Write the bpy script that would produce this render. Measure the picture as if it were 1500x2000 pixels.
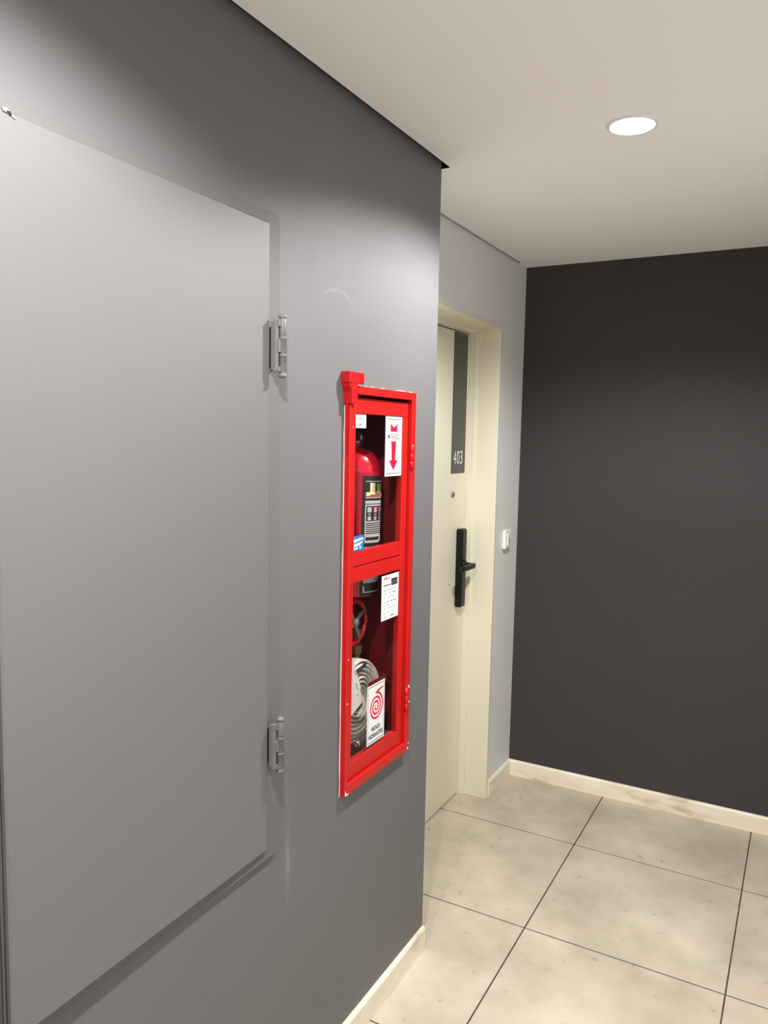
import bpy, bmesh, math, random
from mathutils import Vector, Matrix
random.seed(4)
for o in list(bpy.data.objects):
    bpy.data.objects.remove(o)
scene = bpy.context.scene
col = scene.collection
PI = math.pi

# ------------------------------------------------------------------ camera
CAM = (0.9641, -2.0525, 1.5786)
YAW, PITCH, ROLL, FPX = -0.50234, -0.09721, 0.01943, 1511.72
fw = Vector((math.sin(YAW) * math.cos(PITCH), math.cos(YAW) * math.cos(PITCH), math.sin(PITCH)))
r0 = fw.cross(Vector((0, 0, 1))).normalized()
u0 = r0.cross(fw)
rt = math.cos(ROLL) * r0 + math.sin(ROLL) * u0
up = -math.sin(ROLL) * r0 + math.cos(ROLL) * u0
cd = bpy.data.cameras.new('camera')
cam = bpy.data.objects.new('camera', cd)
col.objects.link(cam)
M = Matrix((rt, up, -fw)).transposed().to_4x4()
M.translation = Vector(CAM)
cam.matrix_world = M
cd.sensor_fit = 'VERTICAL'
cd.sensor_height = 36.0
cd.lens = 36.0 * FPX / 2000.0
cd.clip_start = 0.02
scene.camera = cam

# ------------------------------------------------------------------ world, light, exposure
w = bpy.data.worlds.new('world')
scene.world = w
w.use_nodes = True
w.node_tree.nodes['Background'].inputs[0].default_value = (0.5, 0.5, 0.5, 1)
w.node_tree.nodes['Background'].inputs[1].default_value = 0.02
scene.view_settings.view_transform = 'Standard'
scene.view_settings.look = 'None'
scene.view_settings.gamma = 1.0
scene.view_settings.use_curve_mapping = False
scene.view_settings.exposure = 1.6
scene.cycles.max_bounces = 16
scene.cycles.diffuse_bounces = 10
scene.cycles.sample_clamp_indirect = 6.0

LAMP_W = 46.0            # each ceiling downlight
LAMP_COL = (0.99, 0.985, 0.975)
LAMP_ANGLE = 152.0       # full cone, degrees
LAMP_BLEND = 0.42

# ------------------------------------------------------------------ dimensions (metres)
H = 2.338       # ceiling
E = 1.343       # end wall
XD = -0.2       # door wall
XL = -0.327     # door leaf face
XR = 1.28       # right wall (out of view)
YB = -4.3       # back wall (out of view)
TILE = 0.6
GX, GY = 0.245, 0.8586
HB = 0.0735     # baseboard height

# ------------------------------------------------------------------ materials
def lin(c):
    return tuple(((v / 255) / 12.92 if v / 255 <= 0.04045 else ((v / 255 + 0.055) / 1.055) ** 2.4) for v in c)

def mat(name, rgb, rough=0.5, metal=0.0, spec=0.5, var=0.0, vscale=6.0, bump=0.0, bscale=250.0, emit=None, coat=0.0):
    m = bpy.data.materials.new(name)
    m.use_nodes = True
    nt = m.node_tree
    b = nt.nodes['Principled BSDF']
    c = lin(rgb)
    b.inputs['Base Color'].default_value = (*c, 1)
    b.inputs['Roughness'].default_value = rough
    b.inputs['Metallic'].default_value = metal
    b.inputs['Specular IOR Level'].default_value = spec
    b.inputs['Coat Weight'].default_value = coat
    if emit:
        b.inputs['Emission Color'].default_value = (*emit[0], 1)
        b.inputs['Emission Strength'].default_value = emit[1]
    tc = nt.nodes.new('ShaderNodeTexCoord')
    if var:
        n = nt.nodes.new('ShaderNodeTexNoise')
        n.inputs['Scale'].default_value = vscale
        n.inputs['Detail'].default_value = 6
        nt.links.new(tc.outputs['Object'], n.inputs['Vector'])
        r = nt.nodes.new('ShaderNodeValToRGB')
        r.color_ramp.elements[0].position = 0.3
        r.color_ramp.elements[1].position = 0.7
        r.color_ramp.elements[0].color = (*[v * (1 - var) for v in c], 1)
        r.color_ramp.elements[1].color = (*[min(1, v * (1 + var)) for v in c], 1)
        nt.links.new(n.outputs['Fac'], r.inputs['Fac'])
        nt.links.new(r.outputs['Color'], b.inputs['Base Color'])
    if bump:
        n2 = nt.nodes.new('ShaderNodeTexNoise')
        n2.inputs['Scale'].default_value = bscale
        n2.inputs['Detail'].default_value = 2
        nt.links.new(tc.outputs['Object'], n2.inputs['Vector'])
        bp = nt.nodes.new('ShaderNodeBump')
        bp.inputs['Strength'].default_value = bump
        bp.inputs['Distance'].default_value = 0.002
        nt.links.new(n2.outputs['Fac'], bp.inputs['Height'])
        nt.links.new(bp.outputs['Normal'], b.inputs['Normal'])
    return m

MT = {}
MT['wall_grey'] = mat('grey_wall_paint', (104, 103, 104), rough=0.52, spec=0.3, var=0.03, vscale=3, bump=0.12, bscale=350)
MT['panel_grey'] = mat('grey_satin_panel_paint', (105, 104, 104), rough=0.48, spec=0.45, var=0.02, vscale=2, bump=0.05, bscale=120)
MT['frame_grey'] = mat('grey_frame_paint', (101, 100, 100), rough=0.58, spec=0.25, var=0.02, vscale=12, bump=0.05, bscale=90)
MT['charcoal'] = mat('charcoal_wall_paint', (61, 58, 59), rough=0.6, spec=0.25, var=0.04, vscale=2.5, bump=0.12, bscale=350)
MT['door_wall'] = mat('light_grey_wall_paint', (220, 219, 218), rough=0.6, spec=0.3, var=0.02, vscale=3, bump=0.1, bscale=350)
MT['white_wall'] = mat('pale_far_wall_paint', (205, 204, 204), rough=0.7, spec=0.3, bump=0.1, bscale=350)
MT['ceiling'] = mat('white_ceiling_paint', (240, 238, 236), rough=0.85, spec=0.2, var=0.012, vscale=1.5, bump=0.08, bscale=300)
MT['cream'] = mat('cream_enamel', (222, 217, 196), rough=0.42, spec=0.45, var=0.015, vscale=3, bump=0.03, bscale=80)
MT['grout'] = mat('dark_grout', (84, 73, 62), rough=0.9, spec=0.1, var=0.2, vscale=30)
MT['red'] = mat('red_cabinet_enamel', (184, 18, 16), rough=0.38, spec=0.5, var=0.06, vscale=14, bump=0.05, bscale=60)
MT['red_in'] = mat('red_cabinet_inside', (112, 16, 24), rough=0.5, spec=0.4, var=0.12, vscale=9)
MT['red_plastic'] = mat('red_plastic', (176, 12, 18), rough=0.33, spec=0.5, var=0.04, vscale=20)
MT['tank_red'] = mat('crimson_tank_paint', (206, 18, 48), rough=0.25, spec=0.55, coat=0.3)
MT['black'] = mat('black_satin', (12, 12, 13), rough=0.38, spec=0.3)
MT['blackp'] = mat('black_print', (26, 26, 28), rough=0.5)
MT['sign_grey'] = mat('dark_grey_sign', (72, 72, 71), rough=0.45)
MT['white'] = mat('white_plastic', (232, 232, 230), rough=0.35)
MT['print_white'] = mat('white_print', (222, 222, 222), rough=0.4)
MT['print_red'] = mat('red_print', (212, 16, 52), rough=0.4)
MT['print_grey'] = mat('grey_print', (120, 122, 120), rough=0.5)
MT['print_dark'] = mat('dark_grey_print', (70, 71, 70), rough=0.5)
MT['print_pale'] = mat('pale_grey_print', (176, 180, 176), rough=0.5)
MT['print_pink'] = mat('pink_print', (206, 130, 146), rough=0.5)
MT['print_green'] = mat('green_print', (110, 140, 60), rough=0.5)
MT['print_yellow'] = mat('pale_yellow_print', (224, 218, 164), rough=0.5)
MT['print_brown'] = mat('brown_red_print', (150, 78, 74), rough=0.5)
MT['print_blue'] = mat('blue_print', (34, 116, 186), rough=0.4)
MT['print_cyan'] = mat('pale_blue_print', (160, 204, 226), rough=0.4)
MT['steel'] = mat('brushed_steel', (150, 148, 145), rough=0.4, metal=0.9)
MT['brass'] = mat('aged_brass', (118, 102, 66), rough=0.45, metal=0.7, var=0.15, vscale=20)
MT['canvas'] = mat('white_canvas_hose', (214, 210, 200), rough=0.85, spec=0.2, var=0.1, vscale=60, bump=0.3, bscale=900)
MT['paper'] = mat('paper_card', (226, 222, 214), rough=0.8)
MT['caulk'] = mat('white_caulk', (224, 214, 208), rough=0.8, var=0.08, vscale=40)
MT['diffuser'] = mat('lit_diffuser', (255, 250, 240), rough=0.5, emit=((1.0, 0.97, 0.92), 14.0))
MT['dark_gap'] = mat('dark_gap', (22, 20, 20), rough=0.8, spec=0.1)

def baseboard_material():
    m = mat('ivory_baseboard_paint', (232, 222, 200), rough=0.45, spec=0.45)
    nt = m.node_tree
    b = nt.nodes['Principled BSDF']
    tc = nt.nodes.new('ShaderNodeTexCoord')
    mp = nt.nodes.new('ShaderNodeMapping')
    mp.inputs['Scale'].default_value = (5, 5, 16)
    nt.links.new(tc.outputs['Object'], mp.inputs['Vector'])
    n = nt.nodes.new('ShaderNodeTexNoise')
    n.inputs['Scale'].default_value = 1.3
    n.inputs['Detail'].default_value = 7
    nt.links.new(mp.outputs['Vector'], n.inputs['Vector'])
    r = nt.nodes.new('ShaderNodeValToRGB')
    e = r.color_ramp.elements
    e[0].position, e[0].color = 0.26, (*lin((186, 177, 160)), 1)
    e[1].position, e[1].color = 0.42, (*lin((228, 219, 196)), 1)
    x = e.new(0.72)
    x.color = (*lin((238, 232, 216)), 1)
    nt.links.new(n.outputs['Fac'], r.inputs['Fac'])
    nt.links.new(r.outputs['Color'], b.inputs['Base Color'])
    return m
MT['baseboard'] = baseboard_material()

def tile_material():
    m = bpy.data.materials.new('beige_porcelain_tile')
    m.use_nodes = True
    nt = m.node_tree
    b = nt.nodes['Principled BSDF']
    b.inputs['Roughness'].default_value = 0.5
    b.inputs['Specular IOR Level'].default_value = 0.4
    geo = nt.nodes.new('ShaderNodeNewGeometry')
    def noise(scale, detail, rough=0.55):
        n = nt.nodes.new('ShaderNodeTexNoise')
        n.inputs['Scale'].default_value = scale
        n.inputs['Detail'].default_value = detail
        n.inputs['Roughness'].default_value = rough
        nt.links.new(geo.outputs['Position'], n.inputs['Vector'])
        return n
    n1 = noise(3.2, 8, 0.62)
    r1 = nt.nodes.new('ShaderNodeValToRGB')
    r1.color_ramp.elements[0].position = 0.34
    r1.color_ramp.elements[0].color = (*lin((172, 161, 143)), 1)
    r1.color_ramp.elements[1].position = 0.66
    r1.color_ramp.elements[1].color = (*lin((203, 192, 174)), 1)
    nt.links.new(n1.outputs['Fac'], r1.inputs['Fac'])
    # worn specks and smudges
    n2 = noise(26, 6, 0.6)
    r2 = nt.nodes.new('ShaderNodeValToRGB')
    r2.color_ramp.elements[0].position = 0.27
    r2.color_ramp.elements[0].color = (0.45, 0.42, 0.38, 1)
    r2.color_ramp.elements[1].position = 0.36
    r2.color_ramp.elements[1].color = (1, 1, 1, 1)
    nt.links.new(n2.outputs['Fac'], r2.inputs['Fac'])
    mx = nt.nodes.new('ShaderNodeMix')
    mx.data_type = 'RGBA'
    mx.blend_type = 'MULTIPLY'
    mx.inputs['Factor'].default_value = 0.8
    nt.links.new(r1.outputs['Color'], mx.inputs[6])
    nt.links.new(r2.outputs['Color'], mx.inputs[7])
    nt.links.new(mx.outputs[2], b.inputs['Base Color'])
    r3 = nt.nodes.new('ShaderNodeMapRange')
    r3.inputs['To Min'].default_value = 0.42
    r3.inputs['To Max'].default_value = 0.62
    nt.links.new(n1.outputs['Fac'], r3.inputs['Value'])
    nt.links.new(r3.outputs['Result'], b.inputs['Roughness'])
    return m
MT['tile'] = tile_material()

def add_scuffs(m):
    '''worn pale rub marks in the grey wall paint: a vertical streak beside the cupboard, an arc above the cabinet'''
    nt = m.node_tree
    b = nt.nodes['Principled BSDF']
    tc = nt.nodes.new('ShaderNodeTexCoord')
    sp = nt.nodes.new('ShaderNodeSeparateXYZ')
    nt.links.new(tc.outputs['Object'], sp.inputs[0])
    def mth(op, a, b_=None, c=None):
        n = nt.nodes.new('ShaderNodeMath')
        n.operation = op
        for k, v in enumerate((a, b_, c)):
            if v is None:
                continue
            if isinstance(v, (int, float)):
                n.inputs[k].default_value = v
            else:
                nt.links.new(v, n.inputs[k])
        return n.outputs[0]
    def band(v, c, w_):
        d = mth('DIVIDE', mth('SUBTRACT', v, c), w_)
        return mth('POWER', 2.718, mth('MULTIPLY', mth('MULTIPLY', d, d), -1.0))
    y, z = sp.outputs['Y'], sp.outputs['Z']
    ns = nt.nodes.new('ShaderNodeTexNoise')
    ns.inputs['Scale'].default_value = 35
    nt.links.new(tc.outputs['Object'], ns.inputs['Vector'])
    streak = mth('MULTIPLY', band(y, -0.711, 0.0075), band(z, 0.63, 0.075))
    dy, dz = mth('SUBTRACT', y, -0.535), mth('SUBTRACT', z, 1.815)
    rad = mth('SQRT', mth('ADD', mth('MULTIPLY', dy, dy), mth('MULTIPLY', dz, dz)))
    arc = mth('MULTIPLY', band(rad, 0.092, 0.004), mth('MULTIPLY', band(z, 1.905, 0.018), 1.0))
    tot = mth('MULTIPLY', mth('ADD', mth('MULTIPLY', streak, 0.5), mth('MULTIPLY', arc, 0.28)), mth('ADD', ns.outputs['Fac'], 0.2))
    mx = nt.nodes.new('ShaderNodeMix')
    mx.data_type = 'RGBA'
    nt.links.new(tot, mx.inputs['Factor'])
    old = b.inputs['Base Color'].links[0].from_socket
    nt.links.new(old, mx.inputs[6])
    mx.inputs[7].default_value = (*lin((150, 150, 150)), 1)
    nt.links.new(mx.outputs[2], b.inputs['Base Color'])
add_scuffs(MT['wall_grey'])

def glass_material():
    m = bpy.data.materials.new('thin_window_glass')
    m.use_nodes = True
    nt = m.node_tree
    nt.nodes.remove(nt.nodes['Principled BSDF'])
    out = nt.nodes['Material Output']
    t = nt.nodes.new('ShaderNodeBsdfTransparent')
    t.inputs[0].default_value = (0.90, 0.88, 0.88, 1)
    g = nt.nodes.new('ShaderNodeBsdfGlossy')
    g.inputs['Roughness'].default_value = 0.03
    fr = nt.nodes.new('ShaderNodeFresnel')
    ge = nt.nodes.new('ShaderNodeNewGeometry')          # a thin sheet reflects alike from both sides
    mr = nt.nodes.new('ShaderNodeMapRange')
    mr.inputs['To Min'].default_value = 1.45
    mr.inputs['To Max'].default_value = 1 / 1.45
    nt.links.new(ge.outputs['Backfacing'], mr.inputs['Value'])
    nt.links.new(mr.outputs['Result'], fr.inputs['IOR'])
    mx = nt.nodes.new('ShaderNodeMixShader')
    nt.links.new(fr.outputs[0], mx.inputs[0])
    nt.links.new(t.outputs[0], mx.inputs[1])
    nt.links.new(g.outputs[0], mx.inputs[2])
    nt.links.new(mx.outputs[0], out.inputs['Surface'])
    return m
MT['glass'] = glass_material()

# ------------------------------------------------------------------ mesh helpers
class MB:
    """collects shapes, with material slots, into one mesh object"""
    def __init__(self):
        self.bm = bmesh.new()
        self.mats = []
    def mi(self, m):
        if m not in self.mats:
            self.mats.append(m)
        return self.mats.index(m)
    def _paint(self, faces, m):
        i = self.mi(m)
        for f in faces:
            f.material_index = i
    def box(self, a, b, m, bevel=0.0, seg=2, rot=None):
        r = bmesh.ops.create_cube(self.bm, size=1.0)
        vs = r['verts']
        c = [(a[k] + b[k]) / 2 for k in range(3)]
        s = [abs(b[k] - a[k]) for k in range(3)]
        T = Matrix.Translation(c)
        if rot is not None:
            T = T @ rot
        bmesh.ops.transform(self.bm, matrix=T @ Matrix.Diagonal((*s, 1)), verts=vs)
        fs = list({f for v in vs for f in v.link_faces})
        self._paint(fs, m)
        if bevel:
            es = list({e for v in vs for e in v.link_edges})
            r2 = bmesh.ops.bevel(self.bm, geom=es, offset=bevel, segments=seg, affect='EDGES', profile=0.5)
            self._paint(r2['faces'], m)
        return self
    def quad(self, pts, m):
        vs = [self.bm.verts.new(p) for p in pts]
        f = self.bm.faces.new(vs)
        self._paint([f], m)
        return self
    def prism(self, pts, vec, m):
        """closed polygon pts (3D) extruded along vec"""
        v0 = [self.bm.verts.new(p) for p in pts]
        v1 = [self.bm.verts.new(Vector(p) + Vector(vec)) for p in pts]
        fs = [self.bm.faces.new(list(reversed(v0))), self.bm.faces.new(v1)]
        n = len(pts)
        for i in range(n):
            fs.append(self.bm.faces.new((v0[i], v0[(i + 1) % n], v1[(i + 1) % n], v1[i])))
        self._paint(fs, m)
        bmesh.ops.recalc_face_normals(self.bm, faces=fs)
        return self
    def lathe(self, prof, m, c=(0, 0, 0), n=32, mtx=None, smooth=True):
        """prof: (radius, z) list, revolved about local z"""
        rings = []
        T = Matrix.Translation(c) @ (mtx if mtx is not None else Matrix())
        for r, z in prof:
            if r < 1e-6:
                rings.append([self.bm.verts.new(T @ Vector((0, 0, z)))])
            else:
                rings.append([self.bm.verts.new(T @ Vector((r * math.cos(2 * PI * k / n), r * math.sin(2 * PI * k / n), z))) for k in range(n)])
        fs = []
        for a, b in zip(rings, rings[1:]):
            for k in range(n):
                k2 = (k + 1) % n
                if len(a) == 1 and len(b) == 1:
                    continue
                if len(a) == 1:
                    fs.append(self.bm.faces.new((a[0], b[k2], b[k])))
                elif len(b) == 1:
                    fs.append(self.bm.faces.new((a[k], a[k2], b[0])))
                else:
                    fs.append(self.bm.faces.new((a[k], a[k2], b[k2], b[k])))
        self._paint(fs, m)
        for f in fs:
            f.smooth = smooth
        bmesh.ops.recalc_face_normals(self.bm, faces=fs)
        return self
    def tube(self, pts, rad, m, n=12, closed=False, flat=None, caps=True):
        """round (or flattened) tube along pts; rad number or list"""
        P = [Vector(p) for p in pts]
        N = len(P)
        rings = []
        ref = Vector((0, 0, 1))
        for i in range(N):
            if closed:
                t = (P[(i + 1) % N] - P[(i - 1) % N]).normalized()
            else:
                t = (P[min(i + 1, N - 1)] - P[max(i - 1, 0)]).normalized()
            rr = ref if abs(t.dot(ref)) < 0.95 else Vector((1, 0, 0))
            if flat is not None:
                rr = Vector(flat[0])
            s = t.cross(rr).normalized()
            q = s.cross(t).normalized()
            r = rad[i] if isinstance(rad, (list, tuple)) else rad
            ra, rb = (r, r) if flat is None else (r, flat[1])
            rings.append([self.bm.verts.new(P[i] + s * ra * math.cos(2 * PI * k / n) + q * rb * math.sin(2 * PI * k / n)) for k in range(n)])
        fs = []
        for i in range(N if closed else N - 1):
            a, b = rings[i], rings[(i + 1) % N]
            for k in range(n):
                fs.append(self.bm.faces.new((a[k], a[(k + 1) % n], b[(k + 1) % n], b[k])))
        for f in fs:
            f.smooth = True
        if not closed and caps:
            fs.append(self.bm.faces.new(rings[0]))
            fs.append(self.bm.faces.new(rings[-1]))
        self._paint(fs, m)
        bmesh.ops.recalc_face_normals(self.bm, faces=fs)
        return self
    def cyl_patch(self, c, r, a0, a1, z0, z1, m, n=10):
        lo = [self.bm.verts.new((c[0] + r * math.cos(a0 + (a1 - a0) * k / n), c[1] + r * math.sin(a0 + (a1 - a0) * k / n), z0)) for k in range(n + 1)]
        hi = [self.bm.verts.new((v.co.x, v.co.y, z1)) for v in lo]
        fs = [self.bm.faces.new((lo[k], lo[k + 1], hi[k + 1], hi[k])) for k in range(n)]
        for f in fs:
            f.smooth = True
        self._paint(fs, m)
        return self
    def text(self, s, m, origin, uvec, vvec, height, width=None, depth=0.0002, bold=0.0):
        """flat lettering centred on origin, u to the right and v up"""
        cu = bpy.data.curves.new('lettering', 'FONT')
        cu.body = s
        cu.size = 1.0
        cu.align_x = 'CENTER'
        cu.align_y = 'CENTER'
        cu.offset = bold
        cu.resolution_u = 3
        ob = bpy.data.objects.new('lettering', cu)
        col.objects.link(ob)
        dg = bpy.context.evaluated_depsgraph_get()
        me = bpy.data.meshes.new_from_object(ob.evaluated_get(dg))
        xs = [v.co.x for v in me.vertices]
        ys = [v.co.y for v in me.vertices]
        x0, x1, y0, y1 = min(xs), max(xs), min(ys), max(ys)
        sy = height / (y1 - y0)
        sx = sy if width is None else width / (x1 - x0)
        U, V, O = Vector(uvec), Vector(vvec), Vector(origin)
        vs = [self.bm.verts.new(O + U * ((v.co.x - (x0 + x1) / 2) * sx) + V * ((v.co.y - (y0 + y1) / 2) * sy)) for v in me.vertices]
        fs = []
        for p in me.polygons:
            try:
                fs.append(self.bm.faces.new([vs[i] for i in p.vertices]))
            except ValueError:
                pass
        self._paint(fs, m)
        bpy.data.objects.remove(ob)
        bpy.data.curves.remove(cu)
        bpy.data.meshes.remove(me)
        return self
    def build(self, name, parent=None, label=None):
        me = bpy.data.meshes.new(name)
        self.bm.to_mesh(me)
        self.bm.free()
        for m in self.mats:
            me.materials.append(MT[m] if isinstance(m, str) else m)
        o = bpy.data.objects.new(name, me)
        col.objects.link(o)
        if parent is not None:
            o.parent = parent
            # keep world coordinates: the parent chain only ever translates
            p, off = parent, Vector((0, 0, 0))
            while p is not None:
                off += Vector(p.location)
                p = p.parent
            o.location = -off
        if label:
            o['label'] = label
        return o

def tag(o, label=None, cat=None, group=None, kind=None):
    if label: o['label'] = label
    if cat: o['category'] = cat
    if group: o['group'] = group
    if kind: o['kind'] = kind
    return o

def empty(name, loc, label=None, cat=None, group=None, kind=None):
    o = bpy.data.objects.new(name, None)
    o.empty_display_size = 0.05
    o.location = loc
    col.objects.link(o)
    return tag(o, label, cat, group, kind)

# ------------------------------------------------------------------ floor and tiles
fl = MB()
fl.box((-0.36, YB, -0.06), (XR, E + 0.1, -0.0007), 'grout')
floor = tag(fl.build('floor'), 'beige tiled corridor floor with thin dark joints', 'floor', kind='structure')
J = 0.0023
tile_cache = {}
ny0 = math.ceil((YB - GY) / TILE) - 1
for i in range(-1, 3):
    for j in range(ny0, 1):
        x0, x1 = GX + i * TILE + J, GX + (i + 1) * TILE - J
        y0, y1 = GY + j * TILE + J, GY + (j + 1) * TILE - J
        x0, x1 = max(x0, -0.36), min(x1, XR - 0.001)
        y0, y1 = max(y0, YB + 0.001), min(y1, E - 0.001)
        if x1 - x0 < 0.02 or y1 - y0 < 0.02:
            continue
        key = (round(x1 - x0, 4), round(y1 - y0, 4))
        if key not in tile_cache:
            mb = MB()
            mb.box((-key[0] / 2, -key[1] / 2, -0.02), (key[0] / 2, key[1] / 2, 0.0), 'tile', bevel=0.0005, seg=1)
            o = mb.build('tile')
            tile_cache[key] = o.data
        else:
            o = bpy.data.objects.new('tile', tile_cache[key])
            col.objects.link(o)
        o.parent = floor
        o.location = ((x0 + x1) / 2, (y0 + y1) / 2, random.uniform(-0.0002, 0.0))

# ------------------------------------------------------------------ walls
CAB = dict(y0=-0.49, y1=-0.163, z0=0.708, z1=1.688, d=0.19)     # niche for the fire cabinet
TOP = H + 0.07

def rect_wall_with_hole(mb, x0, x1, y0, y1, z0, z1, hole, m):
    hy0, hy1, hz0, hz1 = hole
    mb.box((x0, y0, z0), (x1, hy0, z1), m)
    mb.box((x0, hy1, z0), (x1, y1, z1), m)
    mb.box((x0, hy0, z0), (x1, hy1, hz0), m)
    mb.box((x0, hy0, hz1), (x1, hy1, z1), m)

mb = MB()
# one clean front face split round the niche, plus niche sides, end and back
ys = [YB, CAB['y0'], CAB['y1'], 0.0]
zs = [0.0, CAB['z0'], CAB['z1'], TOP]
for a in range(3):
    for b in range(3):
        if a == 1 and b == 1:
            continue
        mb.quad([(0, ys[a], zs[b]), (0, ys[a + 1], zs[b]), (0, ys[a + 1], zs[b + 1]), (0, ys[a], zs[b + 1])], 'wall_grey')
xb = -0.2
y0, y1, z0, z1 = CAB['y0'], CAB['y1'], CAB['z0'], CAB['z1']
mb.quad([(0, y0, z0), (0, y0, z1), (xb, y0, z1), (xb, y0, z0)], 'wall_grey')
mb.quad([(0, y1, z0), (xb, y1, z0), (xb, y1, z1), (0, y1, z1)], 'wall_grey')
mb.quad([(0, y0, z0), (xb, y0, z0), (xb, y1, z0), (0, y1, z0)], 'wall_grey')
mb.quad([(0, y0, z1), (0, y1, z1), (xb, y1, z1), (xb, y0, z1)], 'wall_grey')
mb.quad([(xb, YB, 0), (xb, YB, TOP), (xb, 0, TOP), (xb, 0, 0)], 'wall_grey')
mb.quad([(0, 0, 0), (xb, 0, 0), (xb, 0, TOP), (0, 0, TOP)], 'door_wall')
mb.quad([(0, YB, TOP), (0, 0, TOP), (xb, 0, TOP), (xb, YB, TOP)], 'wall_grey')
bmesh.ops.remove_doubles(mb.bm, verts=mb.bm.verts, dist=1e-5)
wl = tag(mb.build('wall_left'), 'mid grey painted corridor wall holding the fire cabinet', 'wall', kind='structure')

# door wall, with the door opening
DY0, DY1, DZ = 0.205, 1.052, 2.045     # outer size of door frame
mb = MB()
mb.box((XD - 0.2, 0.0, 0), (XD, DY0 + 0.004, TOP), 'door_wall')
mb.box((XD - 0.2, DY1 - 0.004, 0), (XD, E + 0.1, TOP), 'door_wall')
mb.box((XD - 0.2, DY0 + 0.004, DZ - 0.004), (XD, DY1 - 0.004, TOP), 'door_wall')
tag(mb.build('wall_door'), 'pale grey wall around the apartment door', 'wall', kind='structure')
mb = MB()
mb.box((XD, E, 0), (XR, E + 0.1, TOP), 'charcoal')
tag(mb.build('wall_end'), 'dark charcoal end wall of the corridor', 'wall', kind='structure')
mb = MB()
mb.box((XR, YB, 0), (XR + 0.1, E + 0.1, TOP), 'white_wall')
tag(mb.build('wall_right'), 'pale corridor wall opposite the fire cabinet', 'wall', kind='structure')
mb = MB()
mb.box((-0.2, YB - 0.1, 0), (XR + 0.1, YB, TOP), 'white_wall')
tag(mb.build('wall_back'), 'pale wall closing the corridor behind the viewer', 'wall', kind='structure')

# ceiling board with a shadow gap along the grey wall and the door wall
G = 0.0188
mb = MB()
GX2 = XD + 0.009
out = [(G, YB), (XR, YB), (XR, E), (XD, E), (XD, E - 0.105), (GX2, E - 0.11), (GX2, G), (G, G)]
mb.prism([(x, y, H) for x, y in out], (0, 0, 0.035), 'ceiling')
for fc in mb.bm.faces:          # shade inside the gap, painted as dark colour on the board edges
    c_ = fc.calc_center_median()
    if abs(fc.normal.z) < 0.5 and c_.y < E - 0.1 and c_.x < 0.5 and c_.y > YB + 0.1:
        fc.material_index = mb.mi('dark_gap')
mb.box((-0.45, YB - 0.1, TOP), (XR + 0.1, E + 0.1, TOP + 0.05), 'dark_gap')
tag(mb.build('ceiling'), 'off-white plaster ceiling with recessed shadow gap', 'ceiling', kind='structure')

# baseboards
def baseboard(name, pts2d, label):
    mb = MB()
    (x0, y0), (x1, y1), (nx, ny) = pts2d
    t = 0.012
    prof = [(0, 0), (t, 0), (t, HB - 0.008), (t - 0.003, HB - 0.002), (t - 0.006, HB), (0, HB)]
    pts = [(x0 + nx * a, y0 + ny * a, b + 0.0003) for a, b in prof]
    mb.prism(pts, (x1 - x0, y1 - y0, 0), 'baseboard')
    return tag(mb.build(name), label, 'baseboard', kind='structure')
baseboard('baseboard_left', ((0, YB), (0, 0.0), (1, 0)), 'ivory baseboard along foot of the mid grey wall')
baseboard('baseboard_end', ((XD, E), (XR, E), (0, -1)), 'scuffed ivory baseboard along the charcoal end wall')
baseboard('baseboard_door', ((XD, DY1 + 0.006), (XD, E - 0.012), (1, 0)), 'short ivory baseboard between door frame and end wall')
baseboard('baseboard_right', ((XR, YB), (XR, E - 0.012), (-1, 0)), 'ivory baseboard along the wall opposite the cabinet')

# ------------------------------------------------------------------ apartment door
door = empty('door_1', (XL, 0.63, 0), 'cream apartment door numbered 403 with black electronic lock', 'door', kind='structure')
mb = MB()
FX = XD + 0.006                    # frame face, slightly proud of the wall
JY0, JY1, JZ = 0.224, 1.033, 2.026
for (ya, yb) in ((DY0, JY0), (JY1, DY1)):
    mb.box((XL - 0.05, ya, 0), (FX, yb, DZ), 'cream', bevel=0.002)
mb.box((XL - 0.05, JY0, JZ), (FX, JY1, DZ), 'cream', bevel=0.002)
# door stop round the inside
mb.box((XL - 0.05, JY1 - 0.011, 0), (XL + 0.032, JY1 + 0.001, JZ), 'cream', bevel=0.002)
mb.box((XL - 0.05, JY0 - 0.001, 0), (XL + 0.032, JY0 + 0.011, JZ), 'cream', bevel=0.002)
mb.box((XL - 0.05, JY0, JZ - 0.012), (XL + 0.032, JY1, JZ + 0.001), 'cream', bevel=0.002)
mb.build('door_frame', door)
LY1 = 1.017
LZ = 2.008
mb = MB()
mb.box((XL - 0.045, JY0 + 0.014, 0.006), (XL, LY1, LZ), 'cream', bevel=0.0015)
mb.box((XL - 0.048, JY0 + 0.005, 0.0), (XL - 0.02, JY1 - 0.005, 0.0055), 'dark_gap')
leaf = mb.build('door_leaf', door)
mb = MB()
mb.box((XL, 0.859, 1.432), (XL + 0.0015, 1.000, LZ - 0.002), 'sign_grey')
mb.build('number_strip', door, 'dark grey vertical strip with door number 403')
mb = MB()
for ch, yc in (('4', 0.892), ('0', 0.926), ('3', 0.958)):
    mb.text(ch, 'print_white', (XL + 0.0021, yc, 1.498), (0, 1, 0), (0, 0, 1), 0.056, 0.026)
num = mb.build('door_number', door, 'white number 403')
mb = MB()
mb.lathe([(0.0, 0.006), (0.006, 0.006), (0.007, 0.004), (0.0075, 0.007), (0.011, 0.006), (0.012, 0.0), (0.0, 0.0)], 'steel', (XL, 0.882, 1.345), 20, Matrix.Rotation(PI / 2, 4, 'Y'))
mb.build('peephole', door, 'small metal peephole')
mb = MB()
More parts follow.
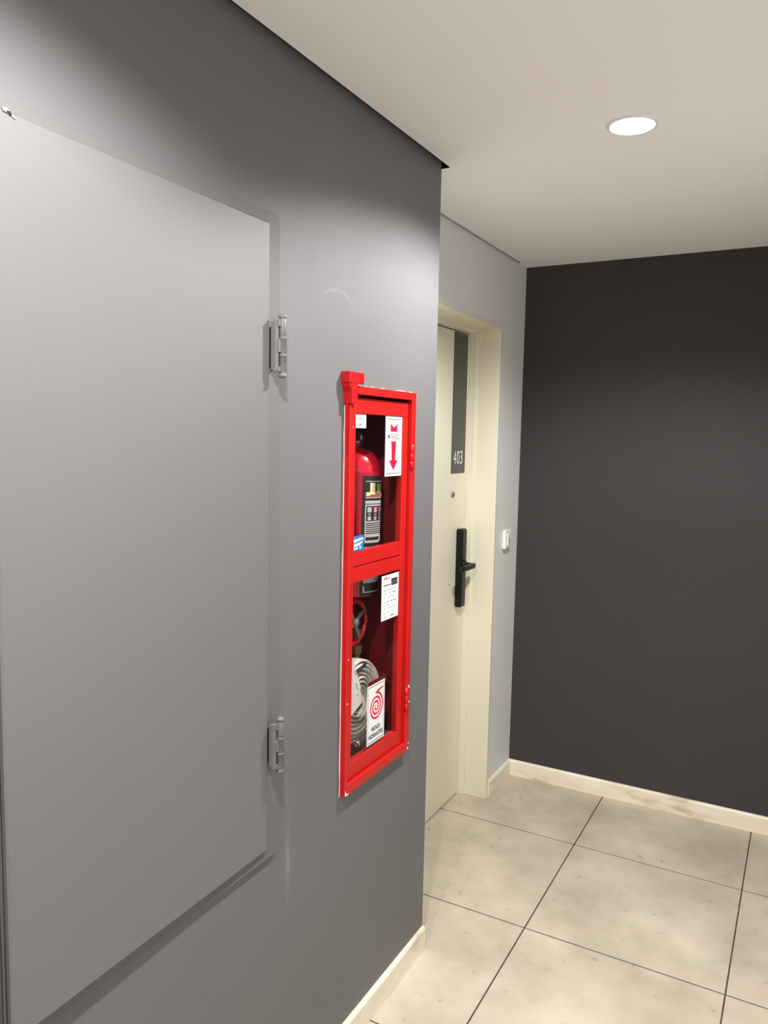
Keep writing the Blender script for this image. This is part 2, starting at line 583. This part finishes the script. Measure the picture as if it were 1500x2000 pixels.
mb.lathe([(0.0, 0.0008), (0.0035, 0.0008), (0.0035, 0.0), (0, 0)], 'blackp', (XL, 0.876, 0.968), 12, Matrix.Rotation(PI / 2, 4, 'Y'))
mb.build('screw_hole', door)
mb = MB()
mb.box((XL, 0.930, 0.862), (XL + 0.031, 0.982, 1.198), 'black', bevel=0.009, seg=3)
lock = mb.build('electronic_lock', door, 'tall black electronic door lock')
mb = MB()
LX = XL + 0.031
mb.lathe([(0.0, 0.0), (0.022, 0.0), (0.022, 0.006), (0.012, 0.009), (0.011, 0.042), (0.0, 0.042)], 'black', (LX, 0.952, 1.045), 20, Matrix.Rotation(PI / 2, 4, 'Y'))
mb.box((LX + 0.032, 0.832, 1.033), (LX + 0.050, 0.967, 1.056), 'black', bevel=0.006, seg=3)
mb.build('lever_handle', lock, 'black lever handle')

# ------------------------------------------------------------------ doorbell
bell = empty('doorbell_push', (XD, 1.195, 1.135), 'small white doorbell push on pale wall beside the door frame', 'doorbell')
mb = MB()
mb.box((XD, 1.138, 1.096), (XD + 0.019, 1.218, 1.182), 'white', bevel=0.008, seg=3)
plate = mb.build('plate', bell)
mb = MB()
mb.box((XD + 0.018, 1.158, 1.112), (XD + 0.0225, 1.200, 1.168), 'white', bevel=0.002)
mb.build('push_button', bell)
mb = MB()
mb.prism([(XD + 0.0224, 1.166, 1.122), (XD + 0.0224, 1.192, 1.122), (XD + 0.0224, 1.179, 1.158)], (0.0004, 0, 0), 'print_pale')
mb.build('bell_mark', bell)

# ------------------------------------------------------------------ ceiling downlights
def downlight(x, y, label):
    root = empty('downlight', (x, y, H), label, 'lamp', 'round ceiling downlights')
    mb = MB()
    mb.lathe([(0.0515, 0.0), (0.0515, -0.004), (0.054, -0.0055), (0.0585, -0.004), (0.06, 0.0)], 'white', (x, y, H), 48)
    mb.build('trim_ring', root)
    mb = MB()
    mb.lathe([(0.0, -0.0042), (0.03, -0.0042), (0.0515, -0.0032), (0.0515, 0.0), (0.0, 0.0)], 'diffuser', (x, y, H), 48)
    mb.build('diffuser', root, 'glowing round diffuser')
    ld = bpy.data.lights.new('downlight_beam', 'SPOT')
    ld.energy = LAMP_W
    ld.color = LAMP_COL
    ld.spot_size = math.radians(LAMP_ANGLE)
    ld.spot_blend = LAMP_BLEND
    ld.shadow_soft_size = 0.035
    lo = bpy.data.objects.new('downlight_beam', ld)
    col.objects.link(lo)
    lo.parent = root
    lo.location = (0, 0, -0.012)
    return root
downlight(0.535, -0.067, 'glowing round downlight in the ceiling near the door')
downlight(0.535, -1.52, 'round ceiling downlight above the grey cupboard panel, just out of frame')
downlight(0.535, -2.97, 'unseen round ceiling downlight added behind the viewer as fill light')  # unseen lamp, added to fill the light along the grey wall

# ------------------------------------------------------------------ grey service cupboard on the wall
cup = empty('service_cupboard', (0, -1.1, 0.69), 'grey painted metal service cupboard door with two hinges on grey wall', 'cupboard door')
CY0, CY1, CZ0, CZ1 = -1.403, -0.803, 0.706, 1.989     # leaf
LEAFX = 0.017
mb = MB()
f = 0.0075
fy0, fy1, fz0, fz1 = -1.46, -0.762, 0.680, 2.012
pr = []
for a in range(5):          # rounded upper right corner, flat face
    t_ = a / 4 * PI / 2
    pr.append((fy1 - 0.012 + 0.012 * math.cos(t_), fz1 - 0.014 + 0.014 * math.sin(t_)))
ring = [(fy1, fz0)] + pr + [(CY0 - 0.007, fz1), (CY0 - 0.007, fz0)]
mb.prism([(0.0004, a, b) for a, b in ring], (f - 0.0004, 0, 0), 'frame_grey')
bmesh.ops.bevel(mb.bm, geom=[e for e in mb.bm.edges if all(v.co.x > f - 1e-4 for v in e.verts)], offset=0.0028, segments=2, affect='EDGES')
mb.build('frame', cup)
mb = MB()
mb.box((0.0004, fy0 - 0.2, 0.60), (0.015, CY0 - 0.0135, 2.06), 'panel_grey', bevel=0.002)
mb.build('side_panel', cup, 'narrow grey strip beyond the dark gap')
mb = MB()
pts = [(f + 0.0002, CY0), (0.021, CY0), (0.0135, CY1), (f + 0.0002, CY1)]   # leaf stands a little open at its free edge
mb.prism([(a, b, CZ0) for a, b in pts], (0, 0, CZ1 - CZ0), 'panel_grey')
es = list(mb.bm.edges)
bmesh.ops.bevel(mb.bm, geom=es, offset=0.003, segments=1, affect='EDGES')
mb.build('leaf', cup)
mb = MB()
mb.box((0.0004, CY0 - 0.0130, 0.60), (0.0030, CY0 - 0.0072, 2.05), 'dark_gap')
mb.build('gap', cup, 'dark gap beside the leaf')
# chipped paint and a small hole at the upper edge
mb = MB()
cz, cy = 1.990, -1.371
pts = [(-0.012, 0.004), (-0.004, 0.0055), (0.003, 0.001), (0.011, -0.004), (0.013, -0.007), (0.006, -0.005), (-0.002, -0.002), (-0.010, 0.000)]
mb.prism([(0.0195, cy + a, cz + b - 0.001) for a, b in [(0.8 * p, 0.8 * q_) for p, q_ in pts]], (0.0025, 0, 0), 'print_pale')
pts = [(-0.004, 0.001), (0.001, 0.0015), (0.005, -0.002), (0.002, -0.0035), (-0.003, -0.001)]
mb.prism([(0.0220, cy + a, cz + b - 0.001) for a, b in pts], (0.0006, 0, 0), 'blackp')
mb.build('paint_chip', cup, 'chipped white paint')
for zb, zt, who in ((1.690, 1.816, 'upper'), (0.873, 0.995, 'lower')):
    bx, by, br = 0.031, -0.785, 0.0072
    hgt = zt - zb
    h = empty('hinge', (bx, by, zb))
    h.parent = cup
    h.location = Vector((bx, by, zb)) - Vector(cup.location)
    h['label'] = who + ' painted steel hinge'
    mb = MB()
    r = br
    prof = [(0, 0), (r * 0.7, 0.001), (r * 1.2, 0.004), (r * 1.2, 0.007), (r * .75, 0.009), (r, 0.012)]
    for k in (1, 2):
        zz = 0.012 + k * (hgt - 0.024) / 3
        prof += [(r, zz - 0.003), (r * 1.12, zz - 0.0025), (r * 1.12, zz - 0.0005), (r * 0.85, zz), (r, zz + 0.0015)]
    prof += [(r, hgt - 0.012), (r * .75, hgt - 0.009), (r * 1.2, hgt - 0.007), (r * 1.15, hgt - 0.004), (r * .5, hgt - 0.0005), (0, hgt)]
    mb.lathe(prof, 'panel_grey', (bx, by, zb), 20)
    mb.build('barrel', h)
    mb = MB()
    # plate welded on the leaf, joined to the barrel by three tabs
    mb.box((0.0220, by - 0.0190, zb + 0.012), (bx - 0.001, by - 0.0095, zt - 0.012), 'panel_grey', bevel=0.0015)
    mb.box((0.0136, by - 0.0150, zb + 0.016), (0.0222, by - 0.0110, zt - 0.016), 'panel_grey')
    third = (hgt - 0.024) / 3
    for za, zc in ((zb + 0.012, zb + 0.022), (zb + 0.012 + third + 0.004, zb + 0.012 + 2 * third - 0.004), (zt - 0.026, zt - 0.012)):
        mb.box((bx - 0.008, by - 0.014, za), (bx + 0.002, by - 0.005, zc), 'panel_grey', bevel=0.001)
    mb.build('leaf_plate', h)
    mb = MB()
    mb.box((f, by - 0.002, zb + 0.02), (bx - 0.004, by + 0.004, zt - 0.02), 'panel_grey', bevel=0.001)
    mb.box((f, by - 0.012, zb + 0.022), (f + 0.006, by - 0.002, zt - 0.026), 'blackp')  # shade in the slots beside the barrel, painted as a black block
    mb.build('frame_plate', h)

# ------------------------------------------------------------------ red fire cabinet
cab = empty('fire_cabinet', (0, -0.33, 0.70), 'tall red fire hose cabinet with two glass windows set in grey wall', 'fire cabinet')
OY0, OY1, OZ0, OZ1 = -0.4985, -0.156, 0.697, 1.697
FXX = 0.016
DXX = 0.0055
t = 0.0012
mb = MB()
y0, y1, z0, z1, d = CAB['y0'] + .002, CAB['y1'] - .002, CAB['z0'] + .002, CAB['z1'] - .002, CAB['d']
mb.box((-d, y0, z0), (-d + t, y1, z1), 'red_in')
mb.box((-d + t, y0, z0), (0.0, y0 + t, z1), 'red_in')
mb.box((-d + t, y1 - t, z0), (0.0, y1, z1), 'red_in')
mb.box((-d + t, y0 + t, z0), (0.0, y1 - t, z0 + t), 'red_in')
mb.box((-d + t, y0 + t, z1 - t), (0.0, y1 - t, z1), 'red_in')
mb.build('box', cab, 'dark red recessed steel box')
mb = MB()
IY0, IY1, IZ0, IZ1 = OY0 + 0.014, OY1 - 0.022, OZ0 + 0.025, OZ1 - 0.020
mb.box((0.0003, OY0, OZ0), (FXX, IY0, OZ1), 'red', bevel=0.0015)
mb.box((0.0003, IY1, OZ0), (FXX, OY1, OZ1), 'red', bevel=0.0015)
mb.box((0.0003, IY0 - .001, OZ0), (FXX, IY1 + .001, IZ0), 'red', bevel=0.0015)
mb.box((0.0003, IY0 - .001, IZ1), (FXX, IY1 + .001, OZ1), 'red', bevel=0.0015)
mb.build('outer_frame', cab, 'bright red outer frame')
def wob(n):
    return [0.0022 + random.uniform(-0.0012, 0.0018) for _ in range(n)]
# caulk line: wobbly strip around the frame
def caulk_strip(p0, p1, nrm):
    mb = MB()
    n = 26
    w_ = wob(n + 1)
    P0, P1, N = Vector(p0), Vector(p1), Vector(nrm)
    a = [P0.lerp(P1, k / n) for k in range(n + 1)]
    edge = [a[k] + N * w_[k] for k in range(n, -1, -1)]
    mb.prism([tuple(P0), tuple(P1)] + [tuple(v) for v in edge], (0.0016, 0, 0), 'caulk')
    mb.build('filler_line', cab, 'uneven white filler line')
caulk_strip((0.0001, OY0 + .0005, OZ0 - .002), (0.0001, OY0 + .0005, 1.650), (0, -1, 0))
caulk_strip((0.0001, -0.448, OZ1 - .0005), (0.0001, OY1 + .003, OZ1 - .0005), (0, 0, 1))
caulk_strip((0.0001, OY1 - .0005, OZ1), (0.0001, OY1 - .0005, OZ0), (0, 1, 0))
def chip(y, z, r, x):
    k = 6
    pts = [(x, y + r * random.uniform(.5, 1.2) * math.cos(2 * PI * i / k), z + r * random.uniform(.5, 1.2) * math.sin(2 * PI * i / k)) for i in range(k)]
    mb = MB()
    mb.prism(pts, (0.0004, 0, 0), 'caulk')
    mb.build('paint_chip', cab)
mb = MB()
mb.prism([(FXX + .0001, OY0 + .001, OZ0 + .001), (FXX + .0001, OY0 + .020, OZ0 + .001), (FXX + .0001, OY0 + .008, OZ0 + .006), (FXX + .0001, OY0 + .001, OZ0 + .016)], (0.0004, 0, 0), 'caulk')
mb.build('paint_chip', cab)
chip(OY1 - .006, OZ0 + .006, .005, FXX)
chip(OY1 - .003, OZ0 + .020, .003, FXX)
chip(OY1 - .008, .884, .004, FXX)
chip(OY1 - .004, .880, .003, FXX)
chip(OY1 - .005, .838, .003, FXX)
chip(OY0 + .008, 1.04, .002, FXX)
chip(OY0 + .006, .93, .0025, FXX)
chip(-.468, 1.60, .0025, DXX)
chip(-.47, .87, .002, DXX)

# door of the cabinet: stiles, rails
door_c = empty('cabinet_door', (0, -0.33, 0.72))
door_c.parent = cab
door_c.location = Vector((0, -0.33, 0.72)) - Vector(cab.location)
door_c['label'] = 'red glazed cabinet door'
WY0, WY1 = -0.4555, -0.2105
W1 = (1.297, 1.632)
W2 = (0.767, 1.221)
dy0, dy1, dz0, dz1 = IY0 + 0.001, IY1 - 0.0035, IZ0 + 0.002, IZ1 - 0.007
def part(name, a, b, bev=0.0012, label=None, m='red', parent=None):
    q = MB()
    q.box(a, b, m, bevel=bev)
    return q.build(name, parent or door_c, label)
part('stile', (-0.012, dy0, dz0), (DXX, WY0, dz1))
part('stile', (-0.012, WY1, dz0), (DXX, dy1, dz1))
part('rail', (-0.012, WY0, W1[1]), (DXX - .0004, WY1, dz1))
part('rail', (-0.012, WY0, dz0), (DXX - .0004, WY1, W2[0]))
part('rail', (-0.012, WY0, 1.2605), (DXX - .0014, WY1, W1[0]))
part('rail', (-0.012, WY0, W2[1]), (DXX + .0002, WY1, 1.2582))
GLX = 0.0015
for z0, z1 in (W1, W2):
    q = MB()
    q.quad([(GLX, WY0, z0), (GLX, WY1, z0), (GLX, WY1, z1), (GLX, WY0, z1)], 'glass')
    q.build('glass_pane', door_c)
q = MB()
q.lathe([(0, 0.0015), (0.0025, 0.0015), (0.003, 0.0025), (0.0055, 0.0025), (0.0075, 0.0012), (0.0075, 0), (0, 0)], 'steel', (DXX, -0.474, 1.208), 20, Matrix.Rotation(PI / 2, 4, 'Y'))
q.lathe([(0.0076, 0.0018), (0.0092, 0.0018), (0.0095, 0), (0.0076, 0)], 'blackp', (DXX, -0.474, 1.208), 20, Matrix.Rotation(PI / 2, 4, 'Y'))
q.build('key_lock', door_c, 'small round key lock')
for zc in (1.524, 0.848):
    q = MB()
    r = 0.006
    q.lathe([(0, -.034), (r, -.034), (r, -.012), (r * .8, -.011), (r, -.010), (r, .010), (r * .8, .011), (r, .012), (r, .034), (0, .034)], 'red_plastic', (0.0145, IY1 + 0.004, zc), 16)
    q.build('hinge', cab)

# ---- stickers on the panes
YU, ZU = (0, 1, 0), (0, 0, 1)
SX = GLX + 0.0004
def sticker(y0, y1, z0, z1, base='print_white'):
    q = MB()
    q.box((SX, y0, z0), (SX + 0.0005, y1, z1), base)
    return q
def rect(q, y0, y1, z0, z1, m, lay=1):
    x = SX + 0.0005 + 0.00012 * lay
    q.quad([(x, y0, z0), (x, y1, z0), (x, y1, z1), (x, y0, z1)], m)
def poly(q, pts, m, lay=1):
    x = SX + 0.0005 + 0.00012 * lay
    q.quad([(x, a, b) for a, b in pts], m)
def border(q, y0, y1, z0, z1, w_, m):
    rect(q, y0, y1, z1 - w_, z1, m)
    rect(q, y0, y1, z0, z0 + w_, m)
    rect(q, y0, y0 + w_ * .7, z0 + w_, z1 - w_, m)
    rect(q, y1 - w_ * .7, y1, z0 + w_, z1 - w_, m)

# extinguisher sign with red arrow
a0, a1, b0, b1 = -0.3015, -0.2115, 1.4755, 1.6315
q = sticker(a0, a1, b0, b1)
border(q, a0 + .007, a1 - .007, b0 + .006, b1 - .007, 0.0019, 'print_dark')
yc = (a0 + a1) / 2
# arrow tail (notched), shaft, head
poly(q, [(yc - .018, 1.592), (yc + .018, 1.592), (yc + .019, 1.613), (yc, 1.602)], 'print_red', 1)
poly(q, [(yc - .018, 1.592), (yc, 1.602), (yc - .019, 1.613)], 'print_red', 2)
poly(q, [(yc - .0135, 1.566), (yc - .0095, 1.517), (yc + .0095, 1.517), (yc + .0135, 1.566)], 'print_red')
poly(q, [(yc - .024, 1.517), (yc, 1.490), (yc + .024, 1.517)], 'print_red')
rect(q, a0 + .010, a1 - .010, 1.566, 1.592, 'print_dark', 2)
rect(q, a0 + .011, a1 - .011, 1.5668, 1.5912, 'print_white', 3)
q.text('MATAFUEGO', 'blackp', (SX + 0.0005 + .00012 * 4, yc, 1.579), YU, ZU, 0.0150, 0.065, bold=0.018)
q.build('extinguisher_sign', door_c, 'white sign with red down arrow reading MATAFUEGO')

# white inspection label
a0, a1, b0, b1 = -0.306, -0.212, 1.094, 1.2145
q = sticker(a0, a1, b0, b1)
rect(q, a0 + .010, a0 + .046, b1 - .0115, b1 - .0075, 'print_pink')
rect(q, a0 + .012, a0 + .028, b1 - .0085, b1 - .0060, 'print_red', 2)
rect(q, a0 + .052, a1 - .007, b1 - .031, b1 - .013, 'blackp')
for k in range(4):
    rect(q, a0 + .0565 + k * .0085, a0 + .0595 + k * .0085, b1 - .028, b1 - .017, 'print_grey', 2)
random.seed(11)
rect(q, a0 + .010, a0 + .048, b1 - .029, b1 - .025, 'print_grey')
for zz, n, hh in ((.039, 5, .0026), (.047, 3, .004), (.056, 6, .0016), (.062, 5, .0016), (.071, 4, .003), (.080, 4, .003), (.089, 3, .003), (.101, 3, .003), (.110, 2, .004)):
    wdt = (a1 - a0 - .02) / n
    for k in range(n):
        if zz > .065 and random.random() < .25:
            continue
        s = a0 + .010 + k * wdt
        rect(q, s + wdt * .1, s + wdt * (.45 + random.random() * .4), b1 - zz - hh, b1 - zz, random.choice(['print_pale', 'print_pale', 'print_grey']))
q.build('inspection_label', door_c, 'white paper label with small print and black block')

# hydrant sign with red spiral
a0, a1, b0, b1 = -0.371, -0.2785, 0.7765, 0.935
q = sticker(a0, a1, b0, b1)
border(q, a0 + .004, a1 - .004, b0 + .004, b1 - .004, 0.0019, 'print_dark')
yc, zc = (a0 + a1) / 2, 0.872
def spiral_strip(q, r_in, r_out, turns, th0, wd, m):
    n = int(turns * 40)
    x = SX + 0.0005 + 0.00012
    L, R_ = [], []
    for k in range(n + 1):
        u = k / n
        th = th0 + 2 * PI * turns * u
        r = r_in + (r_out - r_in) * u
        h = wd * (0.55 + 0.45 * min(1, 4 * u)) / 2
        L.append(q.bm.verts.new((x, yc + (r - h) * math.cos(th), zc + (r - h) * math.sin(th))))
        R_.append(q.bm.verts.new((x, yc + (r + h) * math.cos(th), zc + (r + h) * math.sin(th))))
    fs = [q.bm.faces.new((L[k], L[k + 1], R_[k + 1], R_[k])) for k in range(n)]
    q._paint(fs, m)
spiral_strip(q, 0.003, 0.037, 3.0, PI * .5, 0.0056, 'print_red')
poly(q, [(yc - .003, zc + .0345), (yc + .022, zc + .0405), (yc + .036, zc + .0445), (yc + .036, zc + .0475), (yc + .020, zc + .0455), (yc - .003, zc + .0395)], 'print_red', 2)
poly(q, [(yc + .004, zc + .037), (yc + .008, zc + .037), (yc + .006, zc + .049)], 'print_red', 3)
poly(q, [(yc + .012, zc + .0385), (yc + .030, zc + .043), (yc + .030, zc + .0445), (yc + .012, zc + .0415)], 'blackp', 3)
q.text('NICHOS', 'blackp', (SX + .0008, yc, 0.815), YU, ZU, 0.0120, 0.045, bold=0.025)
q.text('HIDRANTES', 'blackp', (SX + .0008, yc, 0.7965), YU, ZU, 0.0120, 0.074, bold=0.025)
q.build('hydrant_sign', door_c, 'white sign with red spiral hose reading NICHOS HIDRANTES')

# two small stickers at the left edge of the upper pane
a0, a1, b0, b1 = -0.4545, -0.4015, 1.598, 1.631
q = sticker(a0, a1, b0, b1)
rect(q, a0 + .012, a1 - .016, b0 + .006, b1 - .005, 'print_cyan')
rect(q, a0 + .018, a1 - .022, b0 + .006, b0 + .010, 'print_grey', 2)
rect(q, a0 + .018, a1 - .022, b1 - .011, b1 - .008, 'print_grey', 2)
q.build('square_sticker', door_c, 'small white and pale blue sticker')
a0, a1, b0, b1 = -0.4545, -0.4045, 1.2985, 1.335
q = sticker(a0, a1, b0, b1, 'print_blue')
poly(q, [(a0 + .002, b0 + .020), (a1 - .002, b0 + .026), (a1 - .002, b0 + .031), (a0 + .002, b0 + .028)], 'print_white')
poly(q, [(a0 + .002, b0 + .010), (a0 + .030, b0 + .012), (a1 - .002, b0 + .021), (a1 - .002, b0 + .022), (a0 + .020, b0 + .018), (a0 + .002, b0 + .017)], 'print_white')
poly(q, [(a0 + .002, b0 + .003), (a0 + .022, b0 + .003), (a0 + .022, b0 + .009), (a0 + .002, b0 + .008)], 'print_cyan')
rect(q, a0 + .030, a0 + .038, b0 + .003, b0 + .011, 'print_cyan')
q.build('blue_sticker', door_c, 'small blue and white sticker')

# ------------------------------------------------------------------ red hammer at cabinet corner
ham = empty('emergency_hammer', (0, -0.48, 1.53), 'small red plastic hammer mounted at top left corner of cabinet', 'hammer')
q = MB()
q.box((0.0005, -0.5155, 1.7005), (0.0245, -0.4505, 1.7275), 'red_plastic', bevel=0.002, seg=2)
q.build('head', ham)
q = MB()
q.box((0.0162, -0.5000, 1.654), (0.0240, -0.4780, 1.7003), 'red_plastic', bevel=0.001)
q.prism([(0.0006, -0.4990, 1.7003), (0.0006, -0.5130, 1.7003), (0.0006, -0.5120, 1.6930), (0.0006, -0.5050, 1.6830), (0.0006, -0.5040, 1.654), (0.0006, -0.4990, 1.654)], (0.0225, 0, 0), 'red_plastic')
q.build('neck', ham)
q = MB()
q.prism([(0.004, -0.5028, 1.654), (0.0125, -0.5028, 1.654), (0.0095, -0.5012, 1.535), (0.006, -0.5012, 1.535)], (0, 0.002, 0), 'red_plastic')
q.build('handle', ham)

# ------------------------------------------------------------------ fire extinguisher inside
ext = empty('fire_extinguisher', (-0.092, -0.299, 1.158), 'red fire extinguisher with black printed label behind upper cabinet glass', 'fire extinguisher')
ext.rotation_euler = (math.radians(-1.3), 0, 0)
EC = (-0.092, -0.299)
ER = 0.0685
q = MB()
prof = [(0, 1.160), (ER * .85, 1.158), (ER * .95, 1.162), (ER, 1.172), (ER, 1.482), (ER * 1.015, 1.484), (ER * 1.015, 1.488), (ER * .995, 1.490)]
for k in range(1, 12):
    a = k / 12 * PI / 2
    prof.append((ER * .995 * math.cos(a), 1.490 + 0.062 * math.sin(a)))
prof += [(0.014, 1.552), (0.014, 1.560), (0, 1.560)]
q.lathe(prof, 'tank_red', (EC[0], EC[1], 0), 96)
q.build('tank', ext)
q = MB()
q.lathe([(0, 0), (.017, 0), (.017, .012), (.013, .014), (.013, .036), (0, .036)], 'steel', (EC[0], EC[1], 1.556), 20)
q.build('valve', ext)
q = MB()
q.box((EC[0] - .008, EC[1] - .05, 1.590), (EC[0] + .008, EC[1] + .045, 1.597), 'black', bevel=.002)
q.box((EC[0] - .007, EC[1] - .04, 1.612), (EC[0] + .007, EC[1] + .05, 1.619), 'black', bevel=.002)
q.build('lever', ext)
q = MB()
q.lathe([(0, 0), (.012, 0), (.012, .008), (0, .008)], 'steel', (EC[0] + .013, EC[1], 1.577), 16, Matrix.Rotation(PI / 2, 4, 'Y'))
q.build('gauge', ext)
q = MB()
pts = []
for k in range(15):
    u = k / 14
    pts.append((EC[0] - .01 - .02 * math.sin(PI * u), EC[1] - .015 - .065 * min(1, u * 2.2), 1.585 + .018 * math.sin(min(1, u * 2.2) * PI) - .30 * max(0, u - .3)))
q.tube(pts, .008, 'black', 10)
q.build('discharge_hose', ext)
q = MB()
LB0, LB1 = math.radians(-43), math.radians(48)
rr = ER + .0006
q.cyl_patch(EC, rr, LB0, LB1, 1.163, 1.476, 'blackp', 48)
def lab(u0, u1, z0, z1, m, lay=1):
    q.cyl_patch(EC, rr + .0003 * lay, LB0 + (LB1 - LB0) * u0, LB0 + (LB1 - LB0) * u1, z0, z1, m, max(4, int(48 * (u1 - u0))))
lab(.08, .92, 1.420, 1.462, 'print_brown')
lab(.08, .92, 1.434, 1.462, 'blackp', 2)
lab(.20, .36, 1.428, 1.458, 'print_yellow', 3)
lab(.42, .66, 1.430, 1.456, 'print_green', 3)
lab(.10, .20, 1.424, 1.434, 'print_yellow', 3)
lab(.60, .85, 1.422, 1.432, 'print_pink', 3)
lab(.08, .92, 1.461, 1.4632, 'print_pale', 3)
lab(.08, .92, 1.4185, 1.4205, 'print_pale', 3)
lab(.08, .92, 1.404, 1.412, 'print_pale')
lab(.08, .95, 1.302, 1.402, 'print_pale')
lab(.11, .92, 1.359, 1.398, 'blackp', 2)
for k, mm in enumerate(('print_pale', 'print_pink', 'print_grey', 'print_pale')):
    s = .14 + k * .19
    lab(s, s + .12, 1.382, 1.395, mm, 3)
    lab(s + .02, s + .10, 1.373, 1.380, 'print_grey', 3)
    lab(s + .01, s + .11, 1.361, 1.371, mm, 3)
for k in range(6):
    lab(.11, .92, 1.326 + k * .0052, 1.3283 + k * .0052, 'blackp', 2)
lab(.11, .62, 1.309, 1.317, 'blackp', 2)
lab(.66, .90, 1.306, 1.319, 'print_white', 2)
lab(.08, .95, 1.252, 1.292, 'print_pale')
lab(.45, .95, 1.268, 1.272, 'blackp', 2)
lab(.08, .95, 1.197, 1.246, 'print_pale')
lab(.08, .95, 1.172, 1.174, 'print_white')
lab(.08, .11, 1.172, 1.19, 'print_white')
q.build('label', ext, 'black printed label with pictograms')
# bracket that carries it, fixed to the box
q = MB()
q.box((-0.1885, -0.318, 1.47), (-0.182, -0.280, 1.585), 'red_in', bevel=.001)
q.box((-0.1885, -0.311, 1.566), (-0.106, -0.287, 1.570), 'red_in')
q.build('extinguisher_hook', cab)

# ------------------------------------------------------------------ hydrant valve
val = empty('hydrant_valve', (-0.11, -0.30, 0.95), 'brass hydrant valve with red handwheel behind lower cabinet glass', 'valve')
VX, VY = -0.104, -0.270
q = MB()
q.lathe([(0, .955), (.021, .955), (.021, .985), (.026, .987), (.026, 1.012), (.020, 1.015), (.020, 1.03), (.028, 1.034), (.028, 1.058), (.018, 1.063), (.014, 1.085), (0, 1.085)], 'brass', (VX, VY, 0), 8, smooth=False)
q.build('body', val)
q = MB()
q.lathe([(0, 0), (.02, 0), (.02, .075), (0, .075)], 'brass', (VX - .085, VY, 1.045), 16, Matrix.Rotation(PI / 2, 4, 'Y'))
q.build('inlet', val)
q = MB()
WC = (-0.062, -0.337, 1.090)
q.tube([(WC[0] + .0 * k, WC[1] + .060 * math.cos(2 * PI * k / 36), WC[2] + .056 * math.sin(2 * PI * k / 36)) for k in range(36)], .0058, 'red_plastic', 10, closed=True)
q.build('handwheel', val, 'red handwheel')
q = MB()
for k in range(4):
    a = k * PI / 2 + .5
    q.tube([(WC[0], WC[1], WC[2]), (WC[0], WC[1] + .057 * math.cos(a), WC[2] + .053 * math.sin(a))], .006, 'print_grey', 8)
q.lathe([(0, 0), (.014, 0), (.012, .016), (0, .016)], 'print_grey', (WC[0] - .006, WC[1], WC[2]), 16, Matrix.Rotation(PI / 2, 4, 'Y'))
q.tube([(WC[0] - .004, WC[1], WC[2]), (VX, VY, 1.075)], .009, 'brass', 10)
q.build('spokes', val)

# ------------------------------------------------------------------ coiled hose
HC = (-0.056, -0.347, 0.882)
hose = empty('fire_hose', (HC[0], HC[1], HC[2] - .115), 'flat white canvas fire hose rolled up behind lower cabinet glass', 'hose')
q = MB()
pts = []
turns, n = 8.0, 8 * 44
for k in range(n + 1):
    u = k / n
    th = -2 * PI * turns * u - PI / 2
    r = .026 + (.114 - .026) * u
    pts.append((HC[0] + .002 * math.sin(th * 1.3), HC[1] + r * math.cos(th), HC[2] + r * math.sin(th)))
q.tube(pts, .0046, 'canvas', 8, flat=((1, 0, 0), .022))
q.build('coil', hose)
q = MB()
q.lathe([(0, -.02), (.022, -.02), (.022, .018), (.015, .022), (0, .022)], 'brass', HC, 20, Matrix.Rotation(PI / 2, 4, 'Y'))
q.build('coupling', hose)
q = MB()
q.tube([(HC[0] + .026, HC[1] - .03, HC[2] + .085), (HC[0] + .026, HC[1] + .022, HC[2] + .101)], .0035, 'blackp', 8)
q.build('strap', hose, 'black tie strap')
# reel cradle: red bars fixed to the box
q = MB()
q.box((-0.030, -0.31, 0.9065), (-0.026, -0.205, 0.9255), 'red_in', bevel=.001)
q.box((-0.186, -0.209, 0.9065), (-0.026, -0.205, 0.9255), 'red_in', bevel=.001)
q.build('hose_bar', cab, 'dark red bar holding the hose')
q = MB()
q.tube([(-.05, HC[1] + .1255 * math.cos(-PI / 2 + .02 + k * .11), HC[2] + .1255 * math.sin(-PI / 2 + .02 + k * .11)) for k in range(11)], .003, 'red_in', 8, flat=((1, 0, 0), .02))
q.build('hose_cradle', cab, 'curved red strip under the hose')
# paper tag
tagm = MB()
tagm.prism([(-0.0185, -0.414, 1.018), (-0.0185, -0.351, 0.894), (-0.0185, -0.432, 0.866), (-0.0185, -0.470, 0.950)], (0.0008, 0, 0), 'paper')
def tag_line(y0, z0, ln, wd):
    c, s_ = math.cos(math.radians(-63)), math.sin(math.radians(-63))
    P = [(0, 0), (ln, 0), (ln, wd), (0, wd)]
    tagm.quad([(-0.0175, y0 + a * c - b * s_, z0 + a * s_ + b * c) for a, b in P], 'print_grey')
tag_line(-.398, .950, .022, .003)
tag_line(-.376, .930, .026, .004)
tag_line(-.390, .918, .006, .004)
tag_line(-.404, .985, .016, .003)
tg = tagm.build('paper_tag', None)
tag(tg, 'slanted white paper tag hanging on the rolled fire hose', 'tag')
# nozzle on the loose hose end, in front of the roll
T = Matrix.Rotation(math.radians(100), 4, 'X')
q = MB()
NC = (-0.0195, -0.352, 0.790)
q.lathe([(0, -.036), (.011, -.036), (.011, -.026), (.008, -.022), (.0065, .024), (.0085, .027), (.0085, .036), (.0045, .036), (.0045, .024), (0, .024)], 'steel', NC, 20, T)
q.lathe([(.0112, -.037), (.0135, -.037), (.0135, -.024), (.0112, -.024)], 'print_pale', NC, 12, T, smooth=False)
q.build('nozzle', hose, 'pale metal nozzle')
